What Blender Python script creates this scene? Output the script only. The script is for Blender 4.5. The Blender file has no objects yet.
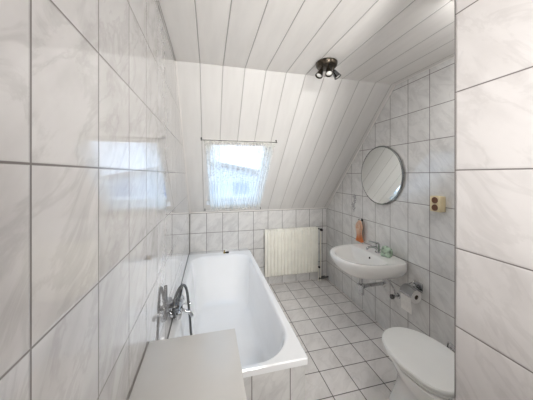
import bpy, bmesh, math, random
from mathutils import Vector, Matrix
random.seed(7)
PI = math.pi
S = bpy.context.scene
COL = S.collection

# ------------------------------------------------------------------ measures
H = 1.473            # eye height
XL, XR = -0.2336, 1.6335
XN, YN = 0.77, 0.587   # near wall block: face and end
YB = 3.0407          # knee wall
ZC = 2.2855          # ceiling
YS = 1.7707          # where slope meets ceiling
ZK = 0.9956          # top of knee wall
YE = -1.30           # wall behind the viewer

# ------------------------------------------------------------------ node helper
class NT:
    def __init__(s, name):
        s.m = bpy.data.materials.new(name); s.m.use_nodes = True
        s.t = s.m.node_tree; s.t.nodes.clear()
        s.out = s.t.nodes.new('ShaderNodeOutputMaterial')
    def n(s, typ, **kw):
        n = s.t.nodes.new('ShaderNode' + typ)
        for k, v in kw.items(): setattr(n, k, v)
        return n
    def l(s, a, b): s.t.links.new(a, b)
    def put(s, v, sock):
        if v is None: return
        if hasattr(v, 'is_output'): s.l(v, sock)
        else: sock.default_value = v
    def math(s, op, a, b=None, c=None):
        n = s.n('Math', operation=op)
        s.put(a, n.inputs[0]); s.put(b, n.inputs[1]); s.put(c, n.inputs[2])
        return n.outputs[0]
    def mix(s, f, a, b):
        n = s.n('Mix', data_type='RGBA')
        s.put(f, n.inputs[0]); s.put(a, n.inputs[6]); s.put(b, n.inputs[7])
        return n.outputs[2]
    def ramp(s, f, p0, p1, a=0.0, b=1.0):
        n = s.n('MapRange', interpolation_type='SMOOTHSTEP')
        s.put(f, n.inputs[0]); n.inputs[1].default_value = p0; n.inputs[2].default_value = p1
        n.inputs[3].default_value = a; n.inputs[4].default_value = b
        return n.outputs[0]
    def bsdf(s, color=None, rough=0.5, metal=0.0, spec=0.5, normal=None, **kw):
        b = s.n('BsdfPrincipled')
        s.put(color, b.inputs['Base Color']); s.put(rough, b.inputs['Roughness'])
        s.put(metal, b.inputs['Metallic']); s.put(spec, b.inputs['Specular IOR Level'])
        if normal is not None: s.l(normal, b.inputs['Normal'])
        for k, v in kw.items(): s.put(v, b.inputs[k.replace('_', ' ')])
        s.l(b.outputs[0], s.out.inputs[0])
        return b

def rgb(r, g, b):    # sRGB 0-255 -> linear
    f = lambda c: (c/255/12.92) if c/255 <= .04045 else ((c/255+.055)/1.055)**2.4
    return (f(r), f(g), f(b), 1)

def simple(name, col, rough=0.4, metal=0.0, var=0.04, scale=30, bump=0.0, spec=0.5, **kw):
    s = NT(name)
    tc = s.n('TexCoord'); nz = s.n('TexNoise'); nz.inputs['Scale'].default_value = scale
    s.l(tc.outputs['Object'], nz.inputs['Vector'])
    c2 = tuple(max(0, c*(1-var*3)) for c in col[:3])+(1,)
    c = s.mix(s.ramp(nz.outputs['Fac'], .3, .75), col, c2)
    nm = None
    if bump:
        b = s.n('Bump'); b.inputs['Strength'].default_value = bump; b.inputs['Distance'].default_value = .002
        s.l(nz.outputs['Fac'], b.inputs['Height']); nm = b.outputs[0]
    s.bsdf(c, rough, metal, spec, nm, **kw)
    return s.m

def tiles(name, ax, w, pu, h, pv, base, vein, grout, g=0.003, rough=0.08, vstr=.42, rg=0.004, diag=1.0, spec=.6, coat=.0):
    """marbled ceramic tiles; ax = axes used as (u, v); pu, pv = position of a joint"""
    s = NT(name)
    geo = s.n('NewGeometry'); sx = s.n('SeparateXYZ'); s.l(geo.outputs['Position'], sx.inputs[0])
    U, V = sx.outputs[ax[0]], sx.outputs[ax[1]]
    def cell(c, p, size):
        q = s.math('DIVIDE', s.math('SUBTRACT', c, p), size)
        fl = s.math('FLOOR', q); fr = s.math('SUBTRACT', q, fl)
        e = s.math('MULTIPLY', s.math('MINIMUM', fr, s.math('SUBTRACT', 1.0, fr)), size)
        return fl, e
    fu, eu = cell(U, pu, w); fv, ev = cell(V, pv, h)
    e = s.math('MINIMUM', eu, ev)
    joint = s.ramp(e, g*.35, g*.75, 1.0, 0.0)
    cid = s.n('CombineXYZ'); s.l(fu, cid.inputs[0]); s.l(fv, cid.inputs[1])
    wn = s.n('TexWhiteNoise', noise_dimensions='3D'); s.l(cid.outputs[0], wn.inputs['Vector'])
    sc = s.n('VectorMath', operation='MULTIPLY_ADD')
    s.l(wn.outputs['Color'], sc.inputs[0]); sc.inputs[1].default_value = (9, 9, 9)
    pv_ = s.n('CombineXYZ'); s.l(U, pv_.inputs[0]); s.l(V, pv_.inputs[1])
    rot = s.n('VectorRotate', rotation_type='Z_AXIS'); rot.inputs['Angle'].default_value = 0.75*diag
    s.l(pv_.outputs[0], rot.inputs['Vector'])
    st = s.n('VectorMath', operation='MULTIPLY'); s.l(rot.outputs[0], st.inputs[0]); st.inputs[1].default_value = (1, .45, 1)
    s.l(st.outputs[0], sc.inputs[2])
    nz = s.n('TexNoise'); s.l(sc.outputs[0], nz.inputs['Vector']); nz.inputs['Scale'].default_value = 9
    nz.inputs['Detail'].default_value = 6; nz.inputs['Roughness'].default_value = .6; nz.inputs['Distortion'].default_value = .8
    a = s.math('ABSOLUTE', s.math('SUBTRACT', nz.outputs['Fac'], .5))
    line = s.ramp(a, 0.0, .06, 1.0, 0.0)
    nz2 = s.n('TexNoise'); s.l(sc.outputs[0], nz2.inputs['Vector']); nz2.inputs['Scale'].default_value = 14; nz2.inputs['Detail'].default_value = 3
    cloud = s.ramp(nz2.outputs['Fac'], .35, .72)
    f = s.math('MULTIPLY', s.math('ADD', s.math('MULTIPLY', line, .45), s.math('MULTIPLY', cloud, .6)), vstr)
    c = s.mix(f, base, vein)
    tone = s.n('HueSaturation'); s.put(s.ramp(wn.outputs['Value'], 0, 1, .965, 1.02), tone.inputs['Value']); s.l(c, tone.inputs['Color'])
    c = s.mix(joint, tone.outputs[0], grout)
    bp = s.n('Bump'); bp.inputs['Distance'].default_value = .0012; bp.inputs['Strength'].default_value = .6
    s.put(s.math('SUBTRACT', 1.0, s.ramp(e, g*.4, g*.75+rg, 1, 0)), bp.inputs['Height'])
    r = s.math('ADD', s.math('MULTIPLY', joint, .7), rough)
    s.bsdf(c, r, 0, spec, bp.outputs[0], Coat_Weight=coat, Coat_IOR=1.8, Coat_Roughness=.025)
    return s.m

def planks(name, base, dark, pitch=.166, ph=.1015, g=.0045):
    s = NT(name)
    geo = s.n('NewGeometry'); sx = s.n('SeparateXYZ'); s.l(geo.outputs['Position'], sx.inputs[0])
    q = s.math('DIVIDE', s.math('SUBTRACT', sx.outputs[0], ph), pitch)
    fl = s.math('FLOOR', q); fr = s.math('SUBTRACT', q, fl)
    e = s.math('MULTIPLY', s.math('MINIMUM', fr, s.math('SUBTRACT', 1.0, fr)), pitch)
    j = s.ramp(e, g*.3, g*.75, 1, 0)
    wn = s.n('TexWhiteNoise', noise_dimensions='1D'); s.l(fl, wn.inputs['W'])
    nz = s.n('TexNoise'); nz.inputs['Scale'].default_value = 3.0; nz.inputs['Detail'].default_value = 3
    mp = s.n('VectorMath', operation='MULTIPLY'); mp.inputs[1].default_value = (6, 1, 1)
    s.l(geo.outputs['Position'], mp.inputs[0]); s.l(mp.outputs[0], nz.inputs['Vector'])
    c = s.mix(s.math('MULTIPLY', s.ramp(nz.outputs['Fac'], .3, .8), .12), base, dark)
    c = s.mix(s.math('MULTIPLY', wn.outputs['Value'], .05), c, dark)
    c = s.mix(j, c, dark)
    bp = s.n('Bump'); bp.inputs['Distance'].default_value = .003; bp.inputs['Strength'].default_value = .8
    s.put(s.ramp(e, g*.3, g*1.3, 0, 1), bp.inputs['Height'])
    s.bsdf(c, .42, 0, .35, bp.outputs[0])
    return s.m

# ------------------------------------------------------------------ materials
BASE, VEIN, GROUT = rgb(226, 225, 223), rgb(178, 176, 176), rgb(106, 100, 97)
PV = 1.7375 - .25*6          # a horizontal joint height
M = {}
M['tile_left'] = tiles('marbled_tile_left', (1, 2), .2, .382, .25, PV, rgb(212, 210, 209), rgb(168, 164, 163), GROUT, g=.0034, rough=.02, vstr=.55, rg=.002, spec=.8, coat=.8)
M['tile_right'] = tiles('marbled_tile_right', (1, 2), .2, .03, .25, PV, BASE, VEIN, GROUT, g=.0042, rough=.05, coat=.5)
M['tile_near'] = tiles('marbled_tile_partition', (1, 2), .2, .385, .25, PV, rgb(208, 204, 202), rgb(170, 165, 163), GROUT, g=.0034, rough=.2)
M['tile_back'] = tiles('marbled_tile_back', (0, 2), .2, .57, .25, PV, BASE, VEIN, GROUT, g=.005, rough=.1)
M['tile_front'] = tiles('marbled_tile_tub_front', (0, 2), .2, .205, .25, .49, BASE, VEIN, GROUT, g=.004, rough=.12)
M['tile_side'] = tiles('marbled_tile_tub_side', (1, 2), .2, .03, .25, .49, BASE, VEIN, GROUT, g=.004, rough=.12)
M['tile_ledge'] = tiles('marbled_tile_ledge', (0, 1), .2, .17, .4, .2, BASE, VEIN, GROUT, g=.004, rough=.12)
M['tile_floor'] = tiles('pale_floor_tile', (0, 1), .2, .0, .2, .0, rgb(234, 230, 227), rgb(206, 201, 197), rgb(98, 92, 88), g=.0055, rough=.22, vstr=.55)
M['ceiling'] = planks('white_ceiling_planks', rgb(240, 237, 233), rgb(170, 166, 162), g=.004)
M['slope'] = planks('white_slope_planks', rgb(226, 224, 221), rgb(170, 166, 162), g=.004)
M['paint'] = simple('white_paint', rgb(236, 233, 229), .45, var=.02, scale=8)
M['plaster'] = simple('white_plaster', rgb(232, 229, 225), .8, var=.02, scale=14, bump=.3)
M['ceramic'] = simple('white_ceramic', rgb(242, 241, 238), .08, var=.01, scale=5, Coat_Weight=.3)
M['enamel'] = simple('white_enamel', rgb(246, 247, 248), .09, var=.008, scale=4, Coat_Weight=.3)
M['plastic'] = simple('white_plastic', rgb(240, 240, 237), .22, var=.01, scale=6)
M['top'] = simple('pale_laminate', rgb(208, 206, 202), .3, var=.01, scale=10)
M['chrome'] = simple('chrome', rgb(205, 206, 208), .1, metal=1, var=.02, scale=12)
M['darkchrome'] = simple('worn_chrome', rgb(120, 120, 120), .22, metal=1, var=.1, scale=60)
M['bronze'] = simple('antique_metal', rgb(86, 78, 68), .28, metal=.9, var=.2, scale=70)
M['mirror'] = simple('mirror_glass', rgb(232, 234, 232), .015, metal=1, var=.003, scale=2)
M['bevel'] = simple('mirror_edge', rgb(150, 154, 154), .12, metal=.8, var=.05)
M['cream'] = simple('cream_enamel', rgb(242, 240, 230), .3, var=.02, scale=10)
M['rubber'] = simple('dark_rubber', rgb(34, 32, 31), .6, var=.08)
M['beige'] = simple('beige_plastic', rgb(226, 210, 172), .4, var=.03)
M['brown'] = simple('brown_plastic', rgb(120, 78, 54), .45, var=.05)
M['brass'] = simple('brass', rgb(196, 168, 104), .25, metal=1, var=.08)
M['paper'] = simple('toilet_paper', rgb(240, 238, 235), .95, var=.03, scale=120, bump=.3)
M['card'] = simple('cardboard', rgb(70, 58, 48), .9, var=.05)
M['green'] = simple('green_cloth', rgb(196, 218, 196), .9, var=.2, scale=35, bump=.5)
M['hose'] = simple('metal_hose', rgb(120, 121, 122), .25, metal=.9, var=.1, scale=200, bump=.4)
M['silicone'] = simple('grey_sealant', rgb(150, 146, 142), .6, var=.05)
M['glassbulb'] = simple('lamp_glass', rgb(238, 236, 230), .15, var=.02)
M['housewall'] = simple('pale_render', rgb(214, 217, 222), .9, var=.05, scale=3)
M['houseroof'] = simple('roof_tiles', rgb(150, 130, 112), .9, var=.15, scale=6)
M['housewin'] = simple('dark_panes', rgb(150, 162, 184), .2, var=.1)
M['ground'] = simple('outside_paving', rgb(150, 150, 148), .9, var=.1, scale=2)
M['door'] = simple('white_door_paint', rgb(228, 225, 220), .4, var=.02)

def towel_mat():
    s = NT('orange_towel')
    geo = s.n('NewGeometry'); sx = s.n('SeparateXYZ'); s.l(geo.outputs['Position'], sx.inputs[0])
    nz = s.n('TexNoise'); nz.inputs['Scale'].default_value = 60; s.l(geo.outputs['Position'], nz.inputs['Vector'])
    f = s.ramp(s.math('ADD', sx.outputs[2], s.math('MULTIPLY', nz.outputs['Fac'], .04)), .79, .88)
    c = s.mix(f, rgb(212, 132, 86), rgb(220, 190, 166))
    c = s.mix(s.ramp(nz.outputs['Fac'], .4, .7, 0, .4), c, rgb(205, 120, 76))
    s.bsdf(c, .95, 0, .1); return s.m
M['towel'] = towel_mat()

def glass_mat():
    s = NT('window_glass')
    t = s.n('BsdfTransparent'); g = s.n('BsdfGlossy'); g.inputs['Roughness'].default_value = .02
    m = s.n('MixShader'); m.inputs[0].default_value = .05
    s.l(t.outputs[0], m.inputs[1]); s.l(g.outputs[0], m.inputs[2]); s.l(m.outputs[0], s.out.inputs[0]); return s.m
M['glass'] = glass_mat()

def lace_mat():
    s = NT('white_lace')
    tc = s.n('TexCoord'); sx = s.n('SeparateXYZ'); s.l(tc.outputs['UV'], sx.inputs[0])
    U, V = sx.outputs[0], sx.outputs[1]           # u across 0-1, v 0 bottom 1 top
    sc = s.n('VectorMath', operation='MULTIPLY'); sc.inputs[1].default_value = (22, 34, 1); s.l(tc.outputs['UV'], sc.inputs[0])
    vo = s.n('TexVoronoi', feature='DISTANCE_TO_EDGE'); vo.inputs['Scale'].default_value = 1.0; s.l(sc.outputs[0], vo.inputs['Vector'])
    web = s.ramp(vo.outputs['Distance'], .05, .16, 1, 0)
    nz = s.n('TexNoise'); nz.inputs['Scale'].default_value = .45; s.l(sc.outputs[0], nz.inputs['Vector'])
    flower = s.ramp(nz.outputs['Fac'], .48, .58)
    pat = s.math('MAXIMUM', s.math('MULTIPLY', web, .8), s.math('MULTIPLY', flower, .75))
    patz = s.ramp(V, .35, .55)                    # patterned upper half, plain net below
    au = s.math('ABSOLUTE', s.math('SUBTRACT', U, .50))
    side = s.ramp(au, .24, .36)                   # gathered, denser at the sides
    dens = s.math('ADD', .26, s.math('MULTIPLY', s.math('MULTIPLY', pat, patz), .30))
    dens = s.math('ADD', dens, s.math('MULTIPLY', side, .30))
    fz = s.math('MULTIPLY', s.math('ADD', s.math('SINE', s.math('MULTIPLY', U, 75.0)), 1.0), .09)
    dens = s.math('ADD', dens, fz)
    dens = s.math('ADD', dens, s.ramp(V, .2, .6, .22, 0))
    dens = s.math('MAXIMUM', dens, s.math('MULTIPLY', s.math('MAXIMUM', s.ramp(V, .975, .985), s.ramp(V, .02, .035, 1, 0)), .9))
    tr = s.n('BsdfTransparent'); tl = s.n('BsdfTranslucent'); df = s.n('BsdfDiffuse')
    tl.inputs[0].default_value = (.93, .92, .87, 1); df.inputs[0].default_value = (.9, .89, .85, 1)
    a = s.n('MixShader'); a.inputs[0].default_value = .6; s.l(df.outputs[0], a.inputs[1]); s.l(tl.outputs[0], a.inputs[2])
    b = s.n('MixShader'); s.put(s.math('MINIMUM', dens, .95), b.inputs[0]); s.l(tr.outputs[0], b.inputs[1]); s.l(a.outputs[0], b.inputs[2])
    s.l(b.outputs[0], s.out.inputs[0]); return s.m
M['lace'] = lace_mat()

# ------------------------------------------------------------------ mesh helpers
def bm_(): return bmesh.new()
def obj(name, bm, m, parent=None, smooth=True, loc=None):
    bmesh.ops.recalc_face_normals(bm, faces=bm.faces)
    me = bpy.data.meshes.new(name); bm.to_mesh(me); bm.free()
    if smooth:
        me.shade_smooth()
        try: me.set_sharp_from_angle(angle=math.radians(38))
        except Exception: pass
    me.materials.append(M[m] if isinstance(m, str) else m)
    o = bpy.data.objects.new(name, me); COL.objects.link(o)
    if parent is not None:
        o.parent = parent; o.matrix_parent_inverse = parent.matrix_world.inverted() if False else Matrix.Translation(-Vector(parent.location))
        if parent.parent is not None:
            o.matrix_parent_inverse = Matrix.Identity(4)
    return o
def thing(name, label, cat, loc=(0, 0, 0), group=None):
    o = bpy.data.objects.new(name, None); o.empty_display_size = .05; COL.objects.link(o); o.location = loc
    o['label'] = label; o['category'] = cat
    if group: o['group'] = group
    return o
def tag(o, label, cat, group=None):
    o['label'] = label; o['category'] = cat
    if group: o['group'] = group
    return o
def struct(name, bm, m, smooth=False):
    o = obj(name, bm, m, None, smooth); o['kind'] = 'structure'; return o
def box(bm, x0, x1, y0, y1, z0, z1, bev=0, seg=2):
    vs = [bm.verts.new(p) for p in [(x0,y0,z0),(x1,y0,z0),(x1,y1,z0),(x0,y1,z0),(x0,y0,z1),(x1,y0,z1),(x1,y1,z1),(x0,y1,z1)]]
    fs = [bm.faces.new([vs[i] for i in f]) for f in [(0,3,2,1),(4,5,6,7),(0,1,5,4),(1,2,6,5),(2,3,7,6),(3,0,4,7)]]
    if bev:
        es = list({e for f in fs for e in f.edges})
        bmesh.ops.bevel(bm, geom=es, offset=bev, segments=seg, affect='EDGES', profile=.5)
    return vs
def prism(bm, pts, off):
    """polygon pts extruded by vector off"""
    off = Vector(off)
    a = [bm.verts.new(p) for p in pts]; b = [bm.verts.new(Vector(p)+off) for p in pts]
    bm.faces.new(a); bm.faces.new(b[::-1])
    n = len(pts)
    for i in range(n): bm.faces.new([a[i], a[(i+1) % n], b[(i+1) % n], b[i]])
def loft(bm, rings, cap0=True, cap1=True, closed=True):
    R = [[bm.verts.new(p) for p in r] for r in rings]
    n = len(rings[0])
    for i in range(len(R)-1):
        for j in range(n if closed else n-1):
            k = (j+1) % n
            bm.faces.new([R[i][j], R[i][k], R[i+1][k], R[i+1][j]])
    if cap0: bm.faces.new(R[0][::-1])
    if cap1: bm.faces.new(R[-1])
    return R
def smoothpath(pts, n=8):
    P = [Vector(p) for p in pts]; out = []
    for i in range(len(P)-1):
        p0 = P[max(i-1, 0)]; p1 = P[i]; p2 = P[i+1]; p3 = P[min(i+2, len(P)-1)]
        for k in range(n):
            t = k/n
            out.append(.5*((2*p1)+(p2-p0)*t+(2*p0-5*p1+4*p2-p3)*t*t+(3*p1-p0-3*p2+p3)*t**3))
    out.append(P[-1]); return out
def tube(bm, pts, r, seg=12, smooth=0, caps=True):
    P = smoothpath(pts, smooth) if smooth else [Vector(p) for p in pts]
    rs = r if isinstance(r, (list, tuple)) else [r]*len(P)
    if len(rs) != len(P):
        rs = [rs[min(int(i*(len(rs)-1)/(len(P)-1)), len(rs)-2)]*(1-((i*(len(rs)-1)/(len(P)-1)) % 1 if i < len(P)-1 else 1)) +
              rs[min(int(i*(len(rs)-1)/(len(P)-1)), len(rs)-2)+1]*((i*(len(rs)-1)/(len(P)-1)) % 1 if i < len(P)-1 else 1) for i in range(len(P))]
    t0 = (P[1]-P[0]).normalized()
    up = Vector((0, 0, 1)) if abs(t0.z) < .9 else Vector((1, 0, 0))
    nrm = (up-t0*up.dot(t0)).normalized(); rings = []
    for i, p in enumerate(P):
        t = (P[min(i+1, len(P)-1)]-P[max(i-1, 0)]).normalized()
        nrm = (nrm-t*nrm.dot(t)).normalized(); b = t.cross(nrm)
        rings.append([p+(nrm*math.cos(a)+b*math.sin(a))*rs[i] for a in [2*PI*k/seg for k in range(seg)]])
    loft(bm, rings, caps, caps)
def lathe(bm, prof, org, axis='Z', seg=24, caps=True):
    """prof: list of (radius, along axis)"""
    o = Vector(org)
    A = {'X': (Vector((0,1,0)), Vector((0,0,1)), Vector((1,0,0))), 'Y': (Vector((1,0,0)), Vector((0,0,1)), Vector((0,1,0))), 'Z': (Vector((1,0,0)), Vector((0,1,0)), Vector((0,0,1)))}
    if isinstance(axis, str): u, v, w = A[axis]
    else:
        w = Vector(axis).normalized(); u = w.orthogonal().normalized(); v = w.cross(u)
    loft(bm, [[o+u*max(r, 1e-5)*math.cos(a)+v*max(r, 1e-5)*math.sin(a)+w*h for a in [2*PI*k/seg for k in range(seg)]] for r, h in prof], caps, caps)
def sgnp(x, e): return math.copysign(abs(x)**e, x)

# ------------------------------------------------------------------ room shell
b = bm_(); box(b, XL-.1, XR+.1, YE-.1, YB+.1, -.1, 0); struct('floor', b, 'tile_floor')
b = bm_(); prism(b, [(XL, YE, 0), (XL, YB, 0), (XL, YB, ZK), (XL, YS, ZC), (XL, YE, ZC)], (-.1, 0, 0)); struct('wall_left', b, 'tile_left')
b = bm_(); prism(b, [(XR, YN-.1, 0), (XR, YB, 0), (XR, YB, ZK), (XR, YS, ZC), (XR, YN-.1, ZC)], (.1, 0, 0)); struct('wall_right', b, 'tile_right')
b = bm_(); box(b, XN, XR, YE, YN, 0, ZC); struct('wall_right_partition', b, 'tile_near')
b = bm_(); box(b, XL-.1, XR+.1, YB, YB+.1, 0, ZK); struct('wall_back', b, 'tile_back')
b = bm_(); box(b, XL-.1, XR+.1, YE-.1, YS+.02, ZC, ZC+.1); struct('ceiling', b, 'ceiling')
# wall behind the viewer, with a closed white door
b = bm_(); box(b, XL, -.12, YE-.1, YE, 0, ZC); box(b, .66, XN, YE-.1, YE, 0, ZC); box(b, -.12, .66, YE-.1, YE, 2.02, ZC); struct('wall_front', b, 'plaster')
b = bm_(); box(b, -.12, .66, YE-.07, YE-.03, .005, 2.02, .002); d = struct('door_1', b, 'door')
b = bm_(); box(b, -.03, .57, YE-.032, YE-.022, .15, .9, .004); box(b, -.03, .57, YE-.032, YE-.022, 1.05, 1.9, .004); o = obj('door_panel', b, 'door', d)
b = bm_(); tube(b, [(.6, YE-.03, 1.02), (.6, YE+.02, 1.02), (.49, YE+.025, 1.02)], .009); o = obj('door_handle', b, 'chrome', d)

# slope with a roof window opening; s = distance down the slope
sl = math.hypot(YB-YS, ZC-ZK); dv = Vector((0, (YB-YS)/sl, (ZK-ZC)/sl)); nv = Vector((0, -dv.z, dv.y))   # nv points outward/up
if nv.z < 0: nv = -nv
O = Vector((0, YS, ZC))
def SP(x, s, n=0): return O+Vector((x, 0, 0))+dv*s+nv*n
WX0, WX1, WS0, WS1 = -.03, .63, .74, 1.66
TH = .14
b = bm_()
def cell(x0, x1, s0, s1):
    prism(b, [SP(x0, s0), SP(x1, s0), SP(x1, s1), SP(x0, s1)], nv*TH)
cell(XL-.1, XR+.1, -.0, WS0); cell(XL-.1, XR+.1, WS1, sl+.06); cell(XL-.1, WX0, WS0, WS1); cell(WX1, XR+.1, WS0, WS1)
bmesh.ops.remove_doubles(b, verts=b.verts, dist=1e-5)
struct('ceiling_slope', b, 'slope')
# thin cover strips where the slope meets the walls
def stripbm(x0, x1):
    b = bm_(); prism(b, [SP(x0, 0, -.012), SP(x1, 0, -.012), SP(x1, sl, -.012), SP(x0, sl, -.012)], nv*.011); return b
struct('trim_1', stripbm(XL, XL+.010), 'paint'); struct('trim_2', stripbm(XR-.007, XR), 'paint')
b = bm_(); box(b, XL, XR, YB-.008, YB, ZK-.003, ZK+.012); struct('trim_3', b, 'paint')
b = bm_(); box(b, XR-.006, XR, YN, YS, ZC-.007, ZC); struct('trim_4', b, 'paint')

# window set in the slope
b = bm_()
def fr(b, x0, x1, s0, s1, n0, n1): prism(b, [SP(x0, s0, n0), SP(x1, s0, n0), SP(x1, s1, n0), SP(x0, s1, n0)], nv*(n1-n0))
win = bpy.data.objects.new('window_1', None); COL.objects.link(win); win['kind'] = 'structure'
f = .045
for a in [(WX0, WX0+f, WS0, WS1), (WX1-f, WX1, WS0, WS1), (WX0+f, WX1-f, WS0, WS0+f), (WX0+f, WX1-f, WS1-f, WS1)]: fr(b, *a, .07, .12)
obj('window_frame', b, 'paint', win, False)
b = bm_(); fr(b, WX0+f, WX1-f, WS0+f, WS1-f, .09, .094); obj('window_pane', b, 'glass', win, False)

# ------------------------------------------------------------------ outside
b = bm_(); box(b, -40, 40, YB+1.5, 60, -3.6, -3.5); struct('ground_outside', b, 'ground')
t = thing('house', 'pale neighbouring house with a brown sloping roof seen through the roof window', 'house', (1.5, 11, -3.5))
b = bm_(); prism(b, [(-1.1, 9, -3.5), (8, 9, -3.5), (8, 9, .3), (-1.1, 9, 2.1)], (0, 6, 0)); obj('wall', b, 'housewall', t, False)
b = bm_(); prism(b, [(-1.4, 8.6, 2.28), (8.3, 8.6, .36), (8.3, 8.6, .2), (-1.4, 8.6, 2.12)], (0, 6.8, 0)); obj('roof', b, 'houseroof', t, False)
for x in (-.3, .9, 2.1):
    b = bm_(); box(b, x, x+.6, 8.96, 9.02, .3, 1.15); obj('window', b, 'housewin', t, False)

# ------------------------------------------------------------------ lace curtain on two rods
RX0, RX1, RS0, RS1 = -.075, .655, .665, 1.745
t = thing('curtain_rod', 'thin metal rod with hooks across the top of the roof window', 'curtain rod', SP(RX0, RS0, -.03), 'thin rods holding the lace curtain')
b = bm_(); tube(b, [SP(RX0, RS0, -.03), SP(RX1, RS0, -.03)], .0028, 8); obj('rod', b, 'darkchrome', t)
for x in (RX0+.006, RX1-.006):
    b = bm_(); tube(b, [SP(x, RS0, 0), SP(x, RS0, -.034)], .0042, 8); lathe(b, [(.001, 0), (.008, 0), (.008, .003), (.001, .003)], SP(x, RS0, -.004), nv); obj('hook', b, 'darkchrome', t)
t = thing('curtain_rod', 'thin metal rod with hooks across the foot of the roof window', 'curtain rod', SP(RX0, RS1, -.03), 'thin rods holding the lace curtain')
b = bm_(); tube(b, [SP(RX0+.02, RS1-.01, -.03), SP(RX1, RS1-.01, -.03)], .003, 8); obj('rod', b, 'paint', t)
for x in (RX0+.026, RX1-.006):
    b = bm_(); tube(b, [SP(x, RS1-.01, 0), SP(x, RS1-.01, -.034)], .005, 8); obj('hook', b, 'darkchrome', t)
b = bm_(); uvl = b.loops.layers.uv.new('UVMap'); NXc, NSc = 150, 30
g = []
for i in range(NSc+1):
    v = i/NSc; s_ = RS0+(RS1-RS0-.01)*v; row = []
    xa = -.045+.055*math.sin(PI*v/2)**1.0; xb = .640-.0*v
    for j in range(NXc+1):
        u = j/NXc; x = xa+(xb-xa)*u
        n = -.03+.0055*math.sin(u*125+.8*math.sin(v*3))*(.7+.3*math.sin(u*17))
        row.append((b.verts.new(SP(x, s_, n)), u, 1-v))
    g.append(row)
for i in range(NSc):
    for j in range(NXc):
        q = [g[i][j], g[i][j+1], g[i+1][j+1], g[i+1][j]]
        fc = b.faces.new([k[0] for k in q])
        for lp, k in zip(fc.loops, q): lp[uvl].uv = (k[1], k[2])
tag(obj('lace_curtain', b, 'lace'), 'white lace net curtain stretched over the roof window in the sloping ceiling', 'curtain')

# ------------------------------------------------------------------ bathtub
TX0, TX1, TY0, TY1, TZ = XL+.002, .502, 1.122, 2.90, .525
tub = thing('bathtub', 'white built-in bathtub with tiled front beside the left wall', 'bathtub', (.13, 2.0, 0))
NR = 96
def rrect(x0, x1, y0, y1, z, rf, rb, n=NR):
    """rounded rectangle ring; rf = front corner radius, rb = back corner radius, fixed point count"""
    out = []; q = n//4
    for (cx, cy, a0, r) in [(x1-rf, y0+rf*1.15, -PI/2, rf), (x1-rb, y1-rb, 0, rb), (x0+rb, y1-rb, PI/2, rb), (x0+rf, y0+rf*1.15, PI, rf)]:
        for k in range(q):
            a = a0+(PI/2)*k/(q-1); ry = r*1.15 if r == rf else r
            out.append(Vector((cx+r*math.cos(a), cy+ry*math.sin(a), z)))
    return out
b = bm_()
rings = [rrect(TX0, TX1, TY0, TY1, TZ-.035, .012, .012), rrect(TX0, TX1, TY0, TY1, TZ-.006, .012, .012), rrect(TX0+.003, TX1-.005, TY0+.005, TY1-.005, TZ, .012, .012)]
bx0, bx1, by0, by1 = -.188, .455, 1.150, 2.79
for k, (ins, insb, insf, z) in enumerate([(-.012, -.012, -.006, TZ), (-.004, -.004, -.001, TZ-.001), (.004, .006, .004, TZ-.008), (.012, .022, .012, TZ-.03),
        (.030, .10, .035, TZ-.15), (.048, .20, .07, TZ-.29), (.062, .27, .10, TZ-.36), (.085, .32, .14, TZ-.393), (.12, .38, .19, TZ-.405), (.2, .6, .4, TZ-.41)]):
    rings.append(rrect(bx0+ins, bx1-ins, by0+insf, by1-insb, z, max(.22-ins*.5, .05), max(.17-ins*.3, .05)))
loft(b, rings, False, True)
obj('tub_basin', b, 'enamel', tub)
b = bm_(); box(b, TX0+.001, TX1-.016, TY0+.012, TY0+.03, 0, TZ-.032); obj('front_panel', b, 'tile_front', tub, False)
b = bm_(); box(b, TX1-.03, TX1-.012, TY0+.03, TY1, 0, TZ-.032); obj('side_panel', b, 'tile_side', tub, False)
b = bm_(); lathe(b, [(.001, 0), (.024, 0), (.03, .002), (.03, .005), (.012, .006), (.001, .006)], (.13, 1.78, TZ-.411)); obj('drain', b, 'chrome', tub)
# tiled ledge between tub and knee wall
b = bm_(); box(b, XL+.001, TX1-.012, TY1+.001, YB-.001, 0, TZ-.012); struct('trim_5', b, 'tile_ledge')
# plug on the rim
t = thing('bath_plug', 'small brass bath plug with dark stopper on the rim at the head of the tub', 'plug', (.20, 2.86, TZ))
b = bm_(); lathe(b, [(.001, 0), (.02, 0), (.023, .012), (.001, .013)], (.215, 2.862, TZ), seg=16); obj('stopper', b, 'rubber', t)
b = bm_(); lathe(b, [(.001, 0), (.017, 0), (.017, .006), (.006, .012), (.006, .024), (.011, .03), (.001, .036)], (.182, 2.857, TZ), seg=16); obj('knob', b, 'brass', t)

# ------------------------------------------------------------------ pale cabinet in the foreground left
cab = thing('cabinet', 'pale low cabinet with a flat light grey top in front of the bathtub', 'cabinet', (-.06, .7, 0))
b = bm_(); box(b, XL+.004, .108, .30, 1.007, .793, .813, .002); obj('cabinet_top', b, 'top', cab)
b = bm_(); box(b, XL+.006, .100, .31, .999, .0, .792, .002); obj('cabinet_body', b, 'top', cab)
b = bm_(); box(b, .1002, .112-.003, .32, .99, .04, .78, .002); dd = obj('door', b, 'paint', cab)
b = bm_(); tube(b, [(.109, .40, .62), (.125, .40, .62), (.125, .40, .72), (.109, .40, .72)], .004, 8); o = obj('handle', b, 'chrome'); o.parent = dd; o.matrix_parent_inverse = Matrix.Translation(-Vector(cab.location))
o.matrix_parent_inverse = Matrix.Identity(4); 
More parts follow.
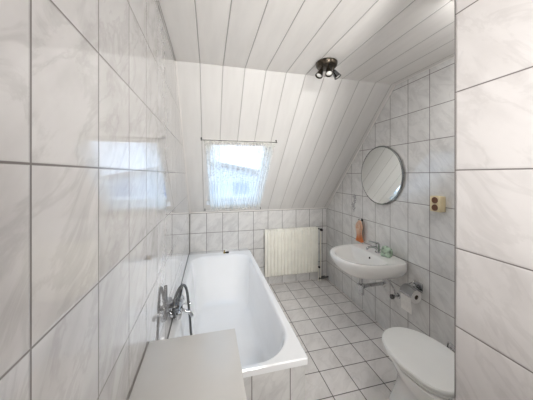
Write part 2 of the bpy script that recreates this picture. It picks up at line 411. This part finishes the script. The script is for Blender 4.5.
# keep world position: dd carries the cabinet's inverse offset, so its own space is world space
b = bm_(); box(b, XL+.0005, XL+.0035, .31, 1.005, .8135, .817); obj('sealant', b, 'silicone', cab)

# ------------------------------------------------------------------ bath mixer with hand shower
mx = thing('bath_mixer', 'chrome wall mixer with knobs above the left rim of the bathtub', 'tap', (XL, 1.66, .6))
YM = 1.66; XM = XL+.042; ZM = .585
b = bm_(); lathe(b, [(.001, -.075), (.021, -.075), (.024, -.04), (.020, 0), (.024, .04), (.021, .075), (.001, .075)], (XM, YM, ZM), 'Y', 20); obj('mixer_body', b, 'chrome', mx)
for dy in (-.06, .06):
    b = bm_(); tube(b, [(XL+.012, YM+dy, ZM), (XM, YM+dy, ZM)], .013); obj('connector', b, 'chrome', mx)
    b = bm_(); lathe(b, [(.001, 0), (.031, 0), (.03, .006), (.018, .014), (.001, .014)], (XL, YM+dy, ZM), 'X'); obj('wall_rosette', b, 'chrome', mx)
for sg in (-1, 1):
    b = bm_(); lathe(b, [(.001, sg*.076), (.02, sg*.078), (.024, sg*.085), (.024, sg*.112), (.019, sg*.12), (.001, sg*.121)], (XM, YM, ZM), 'Y', 10); obj('knob', b, 'chrome', mx)
b = bm_(); tube(b, [(XM, YM, ZM-.005), (XM+.03, YM, ZM-.03), (XM+.065, YM, ZM-.045), (XM+.08, YM, ZM-.07)], .011, smooth=5); obj('spout', b, 'chrome', mx)
b = bm_(); tube(b, [(XM, YM+.05, ZM-.005), (XM+.05, YM+.05, ZM-.01)], .006); lathe(b, [(.001, 0), (.014, 0), (.016, .01), (.014, .022), (.001, .024)], (XM+.045, YM+.05, ZM-.01), 'X', 12); obj('diverter_lever', b, 'chrome', mx)
b = bm_(); tube(b, [(XM, YM-.03, ZM+.015), (XM, YM-.03, ZM+.055)], .008); tube(b, [(XM-.012, YM-.045, ZM+.075), (XM-.012, YM-.03, ZM+.053), (XM+.012, YM-.03, ZM+.053), (XM+.012, YM-.045, ZM+.075)], .005, 8); obj('cradle', b, 'chrome', mx)
hs = thing('hand_shower', 'dark chrome hand shower resting in the cradle of the bath mixer', 'shower head', (XM, YM-.03, ZM+.06))
b = bm_(); tube(b, [(XM+.012, YM+.05, .715), (XM+.002, YM-.0, .668), (XM-.008, YM-.055, .655), (XM-.016, YM-.11, .662)], [.011, .010, .011, .013], smooth=6); obj('shower_handle', b, 'darkchrome', hs)
b = bm_(); lathe(b, [(.001, .022), (.012, .02), (.03, .006), (.034, -.004), (.032, -.012), (.001, -.013)], (XM-.016, YM-.125, .66), (.2, .5, .8)); obj('shower_head', b, 'darkchrome', hs)
b = bm_(); tube(b, [(XM-.012, 1.52, .60), (XM-.018, 1.51, .66), (XM-.008, 1.53, .72), (XM+.012, 1.58, .752), (XM+.032, 1.64, .735), (XM+.046, 1.68, .67), (XM+.055, 1.70, .56), (XM+.062, 1.72, .45), (XM+.068, 1.74, .34), (XM+.08, 1.79, .24)], .0085, 10, smooth=10); obj('hose', b, 'hose', hs)

# ------------------------------------------------------------------ radiator
rd = thing('radiator', 'cream panel radiator with vertical ribs on the tiled wall below the slope', 'radiator', (1.09, 2.99, .13))
RXa, RXb, RZa, RZb, RY = .705, 1.455, .138, .752, 2.945
b = bm_()
n = 15; prof = []; W = RXb-RXa-.05
for i in range(n):
    x = RXa+.025+W*i/n; p = W/n
    prof += [(x, 0), (x+p*.2, -.018), (x+p*.72, -.018), (x+p*.92, 0)]
prof = [(RXa, 0)]+prof+[(RXb, 0)]
bot = [b.verts.new((x, RY+y, RZa+.02)) for x, y in prof]; top = [b.verts.new((x, RY+y, RZb-.02)) for x, y in prof]
b0 = [b.verts.new((x, RY+.002, RZa)) for x, y in prof]; t0 = [b.verts.new((x, RY+.002, RZb)) for x, y in prof]
for i in range(len(prof)-1):
    b.faces.new([bot[i], bot[i+1], top[i+1], top[i]]); b.faces.new([b0[i], b0[i+1], bot[i+1], bot[i]]); b.faces.new([top[i], top[i+1], t0[i+1], t0[i]])
box(b, RXa, RXb, RY+.003, RY+.02, RZa, RZb)
obj('front_panel', b, 'cream', rd)
b = bm_(); box(b, RXa+.01, RXb-.01, RY+.02, RY+.055, RZb-.012, RZb-.002); obj('top_grille', b, 'cream', rd)
b = bm_(); box(b, RXa+.01, RXb-.01, RY+.045, RY+.06, RZa, RZb-.013); obj('rear_panel', b, 'cream', rd)
for x in (RXa+.15, RXb-.15):
    b = bm_(); box(b, x-.015, x+.015, RY+.06, YB-.001, .3, .6); obj('wall_bracket', b, 'cream', rd)
b = bm_(); tube(b, [(RXb-.01, RY+.03, RZb-.03), (RXb+.035, RY+.03, RZb-.03)], .010); lathe(b, [(.001, -.03), (.017, -.028), (.019, .0), (.014, .012), (.001, .012)], (RXb+.05, RY+.01, RZb-.04), 'Y', 14); obj('valve', b, 'rubber', rd)
b = bm_(); tube(b, [(RXb+.05, RY+.03, RZb-.04), (RXb+.055, RY+.03, .3), (RXb+.05, RY+.03, .0)], .008); obj('pipe', b, 'cream', rd)
b = bm_(); tube(b, [(RXb-.01, RY+.03, RZa+.06), (RXb+.02, RY+.03, RZa+.06)], .011); tube(b, [(RXb+.02, RY+.03, RZa+.07), (RXb+.02, RY+.03, 0)], .008); obj('pipe', b, 'cream', rd)
b = bm_(); lathe(b, [(.001, 0), (.014, .002), (.014, .025), (.001, .027)], (RXb+.02, RY-.005, RZa+.06), 'Y', 12); obj('lower_valve', b, 'rubber', rd)
b = bm_(); tube(b, [(RXb+.02, RY+.03, .03), (RXb+.09, RY+.03, .035), (XR-.002, RY+.04, .035)], .012); lathe(b, [(.001, -.03), (.02, -.03), (.02, .03), (.001, .03)], (RXb+.09, RY+.03, .04), 'X', 12); obj('floor_valve', b, 'darkchrome', rd)

# ------------------------------------------------------------------ washbasin
SY = 1.885; SZ = .738
sk = thing('washbasin', 'white oval wall-mounted washbasin on the right wall below the round mirror', 'sink', (XR, SY, .55))
NS = 72
def sring(a, bf, bk, z, xc, sq=1.0):
    """a half width (Y), bf reach forward from xc, bk reach back toward the wall"""
    out = []
    for k in range(NS):
        th = 2*PI*k/NS; c, s_ = math.cos(th), math.sin(th)
        if s_ >= 0: y = a*sgnp(c, .92); x = xc-bf*abs(s_)**.92
        else: y = a*sgnp(c, sq); x = xc+bk*abs(s_)**sq
        out.append(Vector((x, SY+y, z)))
    return out
XC = 1.41; BK = XR-XC-.001
b = bm_()
rings = [sring(.09, .09, BK, SZ-.19, XC, .3), sring(.16, .16, BK, SZ-.172, XC, .3), sring(.235, .235, BK, SZ-.14, XC, .3), sring(.283, .280, BK, SZ-.10, XC, .3),
         sring(.302, .303, BK, SZ-.06, XC, .3), sring(.303, .317, BK, SZ-.02, XC, .35), sring(.300, .314, BK, SZ-.006, XC, .35), sring(.293, .307, BK-.004, SZ, XC, .35),
         sring(.268, .283, .075, SZ, XC, .85), sring(.258, .273, .062, SZ-.004, XC, .85), sring(.250, .264, .055, SZ-.014, XC, .85), sring(.232, .240, .045, SZ-.05, XC, .9),
         sring(.19, .195, .03, SZ-.095, XC, 1), sring(.12, .125, .03, SZ-.125, XC-.01, 1), sring(.05, .05, .04, SZ-.137, XC-.02, 1), sring(.022, .022, .022, SZ-.139, XC-.025, 1)]
loft(b, rings); obj('basin', b, 'ceramic', sk)
b = bm_(); lathe(b, [(.001, 0), (.02, 0), (.026, .002), (.026, .005), (.014, .006), (.001, .004)], (XC-.025, SY, SZ-.139)); obj('drain', b, 'chrome', sk)
b = bm_(); lathe(b, [(.001, 0), (.009, 0), (.011, .003), (.001, .004)], (XC+.048, SY, SZ-.043), (-1, 0, .25), 14); obj('overflow_hole', b, 'rubber', sk)
# basin tap
tp = thing('basin_tap', 'chrome single-lever tap on the back edge of the washbasin', 'tap', (1.535, SY, SZ))
TX = 1.545
b = bm_(); lathe(b, [(.001, 0), (.026, 0), (.027, .006), (.021, .012), (.019, .05), (.022, .06), (.021, .082), (.012, .09), (.001, .092)], (TX, SY, SZ)); obj('tap_body', b, 'chrome', tp)
b = bm_(); tube(b, [(TX, SY, SZ+.035), (TX-.04, SY, SZ+.055), (TX-.09, SY, SZ+.058), (TX-.115, SY, SZ+.048), (TX-.118, SY, SZ+.036)], [.014, .012, .011, .011, .011], smooth=5); obj('spout', b, 'chrome', tp)
b = bm_(); tube(b, [(TX, SY, SZ+.088), (TX-.03, SY, SZ+.098), (TX-.10, SY, SZ+.116)], [.011, .008, .006], 10); obj('lever', b, 'chrome', tp)
# green cloth beside the tap
b = bm_()
cx, cy = 1.55, SY-.105; rings = []
for i in range(9):
    z = SZ+.001+.09*i/8; rr = [.036, .046, .046, .04, .04, .038, .034, .026, .008][i]
    rings.append([Vector((cx+rr*(1+.22*math.sin(3*a+i*.8)+.12*math.sin(5*a-i))*math.cos(a), cy+1.15*rr*(1+.2*math.sin(2*a+i*.6)+.1*math.sin(7*a+i))*math.sin(a), z+.004*math.sin(4*a+i)*(i > 0))) for a in [2*PI*k/28 for k in range(28)]])
loft(b, rings); tag(obj('cleaning_cloth', b, 'green'), 'crumpled pale green cloth beside the tap on the washbasin', 'cloth')
TRY = 1.915
# bottle trap below the basin
tr = thing('drain_trap', 'chrome bottle trap running from under the washbasin into the wall', 'pipe', (XC-.025, TRY, .34))
X0 = XC-.025
b = bm_(); lathe(b, [(.001, .345), (.018, .345), (.027, .352), (.028, .42), (.031, .424), (.031, .445), (.02, .452), (.001, .453)], (X0, TRY, 0)); obj('trap_bottle', b, 'chrome', tr)
b = bm_(); tube(b, [(X0, TRY, .45), (X0, TRY, SZ-.188)], .016); lathe(b, [(.017, -.02), (.026, -.02), (.026, .0), (.017, .0)], (X0, TRY, SZ-.19), seg=12); obj('tailpipe', b, 'chrome', tr)
b = bm_(); tube(b, [(X0+.02, TRY, .425), (XR-.01, TRY, .425)], .016); lathe(b, [(.001, .026), (.022, .026), (.022, .05), (.001, .05)], (X0, TRY, .425), 'X', 8); obj('waste_pipe', b, 'chrome', tr)
b = bm_(); lathe(b, [(.016, -.012), (.03, -.008), (.035, -.001), (.001, -.001)], (XR, TRY, .425), 'X'); obj('wall_rosette', b, 'chrome', tr)
# stop valves
def stop(y, z, lab):
    v = thing('stop_valve', lab, 'valve', (XR, y, z), 'stop valves under the washbasin')
    b = bm_(); lathe(b, [(.001, -.001), (.026, -.001), (.024, -.008), (.01, -.014), (.001, -.014)], (XR, y, z), 'X'); tube(b, [(XR-.01, y, z), (XR-.05, y, z)], .010); obj('valve_body', b, 'chrome', v)
    b = bm_(); lathe(b, [(.001, -.048), (.017, -.05), (.021, -.056), (.021, -.072), (.015, -.078), (.001, -.078)], (XR, y, z), 'X', 8); obj('handwheel', b, 'darkchrome', v)
    b = bm_(); tube(b, [(XR-.035, y, z+.01), (XR-.036, y, z+.04), (XR-.05, y+(.03 if y < SY else -.03), z+.10), (1.56, SY+(-.03 if y < SY else .03), SZ-.16)], .005, 8, smooth=6); obj('supply_pipe', b, 'chrome', v)
stop(1.735, .395, 'chrome angle valve under the washbasin, beside the toilet paper holder')
stop(2.085, .475, 'chrome angle valve under the washbasin, on the radiator side of the trap')

# ------------------------------------------------------------------ mirror
MY, MZ, MR = 1.945, 1.466, .285
mi = thing('round_mirror', 'frameless round mirror hanging on the tiled wall above the washbasin', 'mirror', (XR-.02, MY, MZ-MR))
b = bm_(); lathe(b, [(.001, -.0220), (MR-.012, -.0220)], (XR, MY, MZ), 'X', 72, False); 
obj('mirror_glass', b, 'mirror', mi)
b = bm_(); lathe(b, [(MR-.012, -.0221), (MR, -.018), (MR, -.010), (MR-.02, -.009), (MR-.02, -.021), (MR-.012, -.0221)], (XR, MY, MZ), 'X', 72, False); obj('bevelled_rim', b, 'bevel', mi)
b = bm_(); lathe(b, [(.001, -.020), (MR-.02, -.020), (MR-.05, -.001), (.001, -.001)], (XR, MY, MZ), 'X', 48); obj('backing', b, 'rubber', mi)

# ------------------------------------------------------------------ sockets
so = thing('socket', 'beige double wall socket with two brown outlets on the right wall', 'socket', (XR, 1.345, 1.26))
y0, y1, z0, z1 = 1.303, 1.385, 1.205, 1.318
b = bm_(); box(b, XR-.052, XR-.0005, y0, y1, z0, z1, .006); obj('housing', b, 'beige', so)
for z in (1.288, 1.235):
    b = bm_(); lathe(b, [(.001, -.0530), (.016, -.0530), (.018, -.0560), (.022, -.0565), (.023, -.0515), (.001, -.0515)], (XR, (y0+y1)/2, z), 'X', 20); obj('outlet', b, 'brown', so)

# ------------------------------------------------------------------ hook and towel
TYc = 2.235
hk = thing('towel_hook', 'small dark metal hook on the wall above the orange towel', 'hook', (XR, TYc, .965))
b = bm_(); lathe(b, [(.001, -.001), (.016, -.001), (.015, -.007), (.001, -.009)], (XR, TYc, .975), 'X', 14); obj('plate', b, 'darkchrome', hk)
b = bm_(); tube(b, [(XR-.006, TYc, .975), (XR-.03, TYc, .966), (XR-.042, TYc, .975), (XR-.042, TYc, .99)], .005, 8, smooth=4); obj('hook_arm', b, 'darkchrome', hk)
b = bm_(); rings = []
for i in range(22):
    v = i/21; z = .972-.222*v; w = .012+.034*min(1, v*3)**.7+.012*math.sin(v*7); d_ = .010+.012*min(1, v*2)
    ring = []
    for k in range(40):
        a = 2*PI*k/40; wob = 1+.16*math.sin(6*a+1.2+v*2)+.07*math.sin(11*a+v*5)
        ring.append(Vector((XR-.034-d_*.3+d_*wob*math.sin(a), TYc-.006+w*wob*math.cos(a)+.008*math.sin(v*4), z+.006*math.sin(3*a)*v)))
    rings.append(ring)
loft(b, rings); tag(obj('hand_towel', b, 'towel'), 'orange and peach hand towel hanging on the wall beside the washbasin', 'towel')

# floral decal on a tile: thin relief ornament
b = bm_()
def leaf(y, z, L, w, ang):
    pts = []
    for k in range(12):
        a = 2*PI*k/12; u = L*.5*math.cos(a); v_ = w*.5*math.sin(a)*(1-.3*math.cos(a))
        pts.append((XR-.0012, y+u*math.cos(ang)-v_*math.sin(ang), z+u*math.sin(ang)+v_*math.cos(ang)))
    prism(b, pts, (.001, 0, 0))
yc = 2.385
for (dz, sc_) in ((1.215, 1), (1.165, .8), (1.12, .9)):
    for k in range(5): leaf(yc+(.02 if sc_ < .95 and sc_ > .85 else -.012)+.022*sc_*math.cos(k*2*PI/5), dz+.022*sc_*math.sin(k*2*PI/5), .034*sc_, .016*sc_, k*2*PI/5)
tube(b, [(XR-.001, yc, 1.22), (XR-.001, yc-.012, 1.14), (XR-.001, yc+.004, 1.04)], .0022, 6, smooth=6)
for z, s_ in ((1.09, 1), (1.075, -1), (1.06, 1)): leaf(yc+s_*.018, z+.01, .036, .012, .7*s_ if s_ > 0 else PI-.7)
M['decal'] = simple('grey_print', rgb(160, 158, 160), .3, var=.1, scale=60)
tag(obj('flower_decal', b, 'decal', None, False), 'grey flower ornament on a wall tile left of the round mirror', 'decal')

# ------------------------------------------------------------------ toilet paper
PY0, PY1, PX, PZ = 1.478, 1.578, 1.562, .520
ph = thing('toilet_paper_holder', 'chrome covered toilet paper holder on the right wall below the washbasin', 'holder', (XR, 1.53, .52))
b = bm_(); box(b, XR-.006, XR-.0005, 1.485, 1.575, .55, .612, .003); obj('wall_plate', b, 'chrome', ph)
b = bm_(); A = [math.radians(a) for a in range(25, 176, 10)]
ro, ri = .062, .0595
prof = [(PX+ro*math.cos(a), PZ+ro*math.sin(a)) for a in A]+[(PX+ri*math.cos(a), PZ+ri*math.sin(a)) for a in A[::-1]]
prism(b, [(x, PY0-.006, z) for x, z in prof], (0, PY1-PY0+.012, 0)); obj('cover', b, 'chrome', ph)
b = bm_(); tube(b, [(XR-.004, PY1+.012, .58), (XR-.03, PY1+.014, .57), (PX, PY1+.012, PZ), (PX, PY1-.02, PZ), (PX, PY0-.008, PZ)], .0045, 8); tube(b, [(XR-.004, 1.53, .592), (PX+.03, 1.53, PZ+.056)], .006, 8); obj('roll_bar', b, 'chrome', ph)
pr = thing('toilet_paper_roll', 'white toilet paper roll with a loose hanging sheet in the chrome holder', 'toilet paper', (PX, 1.53, PZ-.05))
b = bm_(); lathe(b, [(.018, 0), (.047, 0), (.049, .003), (.049, .097), (.047, .1), (.018, .1), (.018, 0)], (PX, PY0, PZ), 'Y', 36, False); 
obj('roll', b, 'paper', pr)
b = bm_(); lathe(b, [(.0065, .001), (.0178, .001), (.0178, .099), (.0065, .099), (.0065, .001)], (PX, PY0, PZ), 'Y', 24, False); obj('core', b, 'card', pr)
b = bm_(); g = []
for i in range(12):
    z = PZ-.125*i/11; x = PX-.0505-.004*math.sin(i*.5); g.append([(x, PY0+.001, z), (x-.001, PY1-.001, z), (x+.0015, PY1-.001, z), (x+.0015, PY0+.001, z)])
loft(b, [[Vector(p) for p in r] for r in g]); obj('loose_sheet', b, 'paper', pr)

# ------------------------------------------------------------------ toilet
WX, WZ = 1.198, .405
wc = thing('toilet', 'white toilet with closed lid beside the near partition wall', 'toilet', (WX, 1.0, 0))
NT_ = 64
YBk, YFr = .86, 1.33
def egg(w, yb, yf, z, sq=.55, dx=0):
    """w half width; straight-ish back at yb, rounded front at yf"""
    ym = yb+(yf-yb)*.46; out = []
    for k in range(NT_):
        a = 2*PI*k/NT_; c, s_ = math.cos(a), math.sin(a)
        if s_ >= 0: out.append(Vector((WX+w*sgnp(c, .95), ym+(yf-ym)*abs(s_)**.95, z)))
        else:
            t_ = abs(s_)**sq; out.append(Vector((WX+w*sgnp(c, sq)*(1-.14*t_), ym-(ym-yb)*t_, z)))
    return out
b = bm_()
loft(b, [egg(.134, .70, 1.315, .0), egg(.134, .70, 1.315, .02), egg(.120, .70, 1.295, .07), egg(.108, .70, 1.265, .16), egg(.118, .70, 1.25, .24), egg(.15, .72, 1.265, .31), egg(.168, .76, 1.285, .355), egg(.175, .80, 1.30, .385), egg(.176, .81, 1.305, .40), egg(.15, .83, 1.28, .402)])
obj('bowl', b, 'ceramic', wc)
b = bm_(); box(b, WX-.13, WX+.13, .60, .84, .33, .398, .02, 3); obj('rear_deck', b, 'ceramic', wc)
b = bm_(); loft(b, [egg(.176, YBk, YFr-.012, .403), egg(.182, YBk-.002, YFr-.004, .408), egg(.183, YBk-.002, YFr-.003, .418), egg(.178, YBk, YFr-.008, .4215)]); obj('seat', b, 'plastic', wc)
b = bm_(); loft(b, [egg(.178, YBk, YFr-.008, .4225), egg(.187, YBk-.004, YFr+.001, .426), egg(.188, YBk-.004, YFr+.002, .436), egg(.182, YBk, YFr-.005, .443), egg(.165, YBk+.015, YFr-.03, .4455), egg(.10, YBk+.09, YFr-.13, .444), egg(.03, YBk+.19, YFr-.24, .4435)])
obj('lid', b, 'plastic', wc)
for x in (WX-.085, WX+.085):
    b = bm_(); lathe(b, [(.001, -.03), (.012, -.03), (.012, .03), (.001, .03)], (x, YBk-.018, .424), 'X', 14); tube(b, [(x, YBk-.018, .398), (x, YBk-.018, .424)], .008, 10); obj('hinge', b, 'chrome', wc)
b = bm_(); box(b, 1.04, 1.40, YN+.001, .745, .42, .76, .02, 3); ct = obj('cistern', b, 'ceramic', wc)
b = bm_(); box(b, 1.03, 1.41, YN+.001, .755, .761, .79, .01, 3); obj('cistern_lid', b, 'ceramic', wc)
b = bm_(); lathe(b, [(.001, 0), (.022, 0), (.022, .006), (.001, .008)], (1.22, .67, .79)); obj('flush_button', b, 'chrome', wc)
b = bm_(); box(b, 1.10, 1.30, YN+.03, .72, .397, .421); obj('cistern_neck', b, 'ceramic', wc)
# angle valve behind the toilet lid
av = thing('stop_valve', 'curved chrome water valve on the right wall behind the toilet lid', 'valve', (XR, 1.27, .27))
b = bm_(); lathe(b, [(.001, -.001), (.028, -.001), (.025, -.009), (.01, -.015), (.001, -.015)], (XR, 1.268, .245), 'X'); tube(b, [(XR-.01, 1.268, .245), (XR-.045, 1.268, .245)], .011); obj('valve_body', b, 'chrome', av)
b = bm_(); lathe(b, [(.001, -.042), (.018, -.044), (.022, -.052), (.022, -.066), (.001, -.068)], (XR, 1.268, .245), 'X', 8); obj('handwheel', b, 'darkchrome', av)
b = bm_(); tube(b, [(XR-.03, 1.268, .245), (XR-.03, 1.268, .29), (XR-.04, 1.248, .325), (XR-.045, 1.20, .31), (XR-.045, 1.12, .25), (XR-.05, .9, .25), (XR-.08, .75, .35), (1.45, .66, .5), (1.399, .66, .52)], .006, 8, smooth=6); obj('supply_hose', b, 'chrome', av)

# ------------------------------------------------------------------ ceiling spot cluster
LX, LY = .825, 1.535
cl = thing('ceiling_light', 'antique metal ceiling light with three small spot heads', 'ceiling light', (LX, LY, ZC))
b = bm_(); lathe(b, [(.001, -.001), (.072, -.001), (.077, -.006), (.075, -.028), (.068, -.036), (.03, -.042), (.001, -.043)], (LX, LY, ZC), seg=40); obj('base', b, 'bronze', cl)
for k, a in enumerate((200, 255, 330)):
    a = math.radians(a); r0 = .048; x, y = LX+r0*math.cos(a), LY+r0*math.sin(a)
    dr = Vector((math.cos(a)*.6, math.sin(a)*.6, -1)).normalized()
    b = bm_(); tube(b, [(x, y, ZC-.034), (x, y, ZC-.06), Vector((x, y, ZC-.062))+dr*.012], .006, 8); arm = obj('arm', b, 'bronze', cl)
    b = bm_(); lathe(b, [(.001, 0), (.013, .002), (.016, .012), (.024, .05), (.027, .06), (.022, .06), (.014, .02), (.001, .018)], Vector((x, y, ZC-.066)), dr, 20); hd = obj('spot_head', b, 'bronze' if k != 2 else 'darkchrome', cl)
    b = bm_(); lathe(b, [(.001, .03), (.014, .032), (.021, .052), (.015, .057), (.001, .058)], Vector((x, y, ZC-.066)), dr, 16); obj('bulb', b, 'glassbulb', cl)

# ------------------------------------------------------------------ camera
cd = bpy.data.cameras.new('camera'); cam = bpy.data.objects.new('camera', cd); COL.objects.link(cam)
cam.location = (0, 0, H); cam.rotation_euler = (PI/2, 0, -.2415)
cd.sensor_width = 36; cd.sensor_fit = 'HORIZONTAL'; cd.lens = 233.35/533*36
cd.shift_y = -(200-174.6)/533; cd.clip_start = .02
S.camera = cam

# ------------------------------------------------------------------ light
def area(name, loc, rot, sx, sy, e, col=(1, 1, 1)):
    L = bpy.data.lights.new(name, 'AREA'); L.shape = 'RECTANGLE'; L.size = sx; L.size_y = sy; L.energy = e; L.color = col
    o = bpy.data.objects.new(name, L); COL.objects.link(o); o.location = loc; o.rotation_euler = rot; return o
area('fill_lamp', (.27, YE+.08, 1.35), (math.radians(90), 0, 0), .9, 1.6, 7.0, (1, .98, .955))      # facing +Y
o = area('far_fill_lamp', (.48, -.6, 1.9), (0, 0, 0), .4, .4, 11, (1, .985, .965)); o.data.spread = math.radians(80)  # added fill behind the viewer, brightens the far end of the room
o.rotation_euler = (Vector((.75, 2.3, 1.25))-Vector(o.location)).to_track_quat('-Z', 'Y').to_euler()
o = area('bounce_lamp', (.50, -.7, .95), (0, 0, 0), .35, .35, 5, (1, .985, .965)); o.data.spread = math.radians(80)
o.rotation_euler = (Vector((.6, 1.5, 2.28))-Vector(o.location)).to_track_quat('-Z', 'Y').to_euler()
o = area('right_fill_lamp', (1.22, .80, ZC-.03), (0, 0, 0), .3, .3, 6.5, (1, .985, .965))  # added fill out of view past the partition, lifts the dark right wall
o.rotation_euler = (Vector((1.2, 1.35, 1.2))-Vector(o.location)).to_track_quat('-Z', 'Y').to_euler()
# daylight through the roof window
W = bpy.data.worlds.new('world'); S.world = W; W.use_nodes = True; nt = W.node_tree; nt.nodes.clear()
wo = nt.nodes.new('ShaderNodeOutputWorld'); bg = nt.nodes.new('ShaderNodeBackground'); bg.inputs[1].default_value = 2.9
tc = nt.nodes.new('ShaderNodeTexCoord'); sp = nt.nodes.new('ShaderNodeSeparateXYZ'); mr = nt.nodes.new('ShaderNodeMapRange'); mr.inputs[1].default_value = -.02; mr.inputs[2].default_value = .45
mc = nt.nodes.new('ShaderNodeMix'); mc.data_type = 'RGBA'; mc.inputs[6].default_value = (.70, .81, .98, 1); mc.inputs[7].default_value = (.45, .68, 1, 1)
nt.links.new(tc.outputs['Generated'], sp.inputs[0]); nt.links.new(sp.outputs[2], mr.inputs[0]); nt.links.new(mr.outputs[0], mc.inputs[0]); nt.links.new(mc.outputs[2], bg.inputs[0]); nt.links.new(bg.outputs[0], wo.inputs[0])

S.view_settings.view_transform = 'Standard'; S.view_settings.look = 'None'
S.view_settings.exposure = -0.10; S.view_settings.gamma = 1.0
S.cycles.max_bounces = 12; S.cycles.diffuse_bounces = 8; S.cycles.transparent_max_bounces = 16
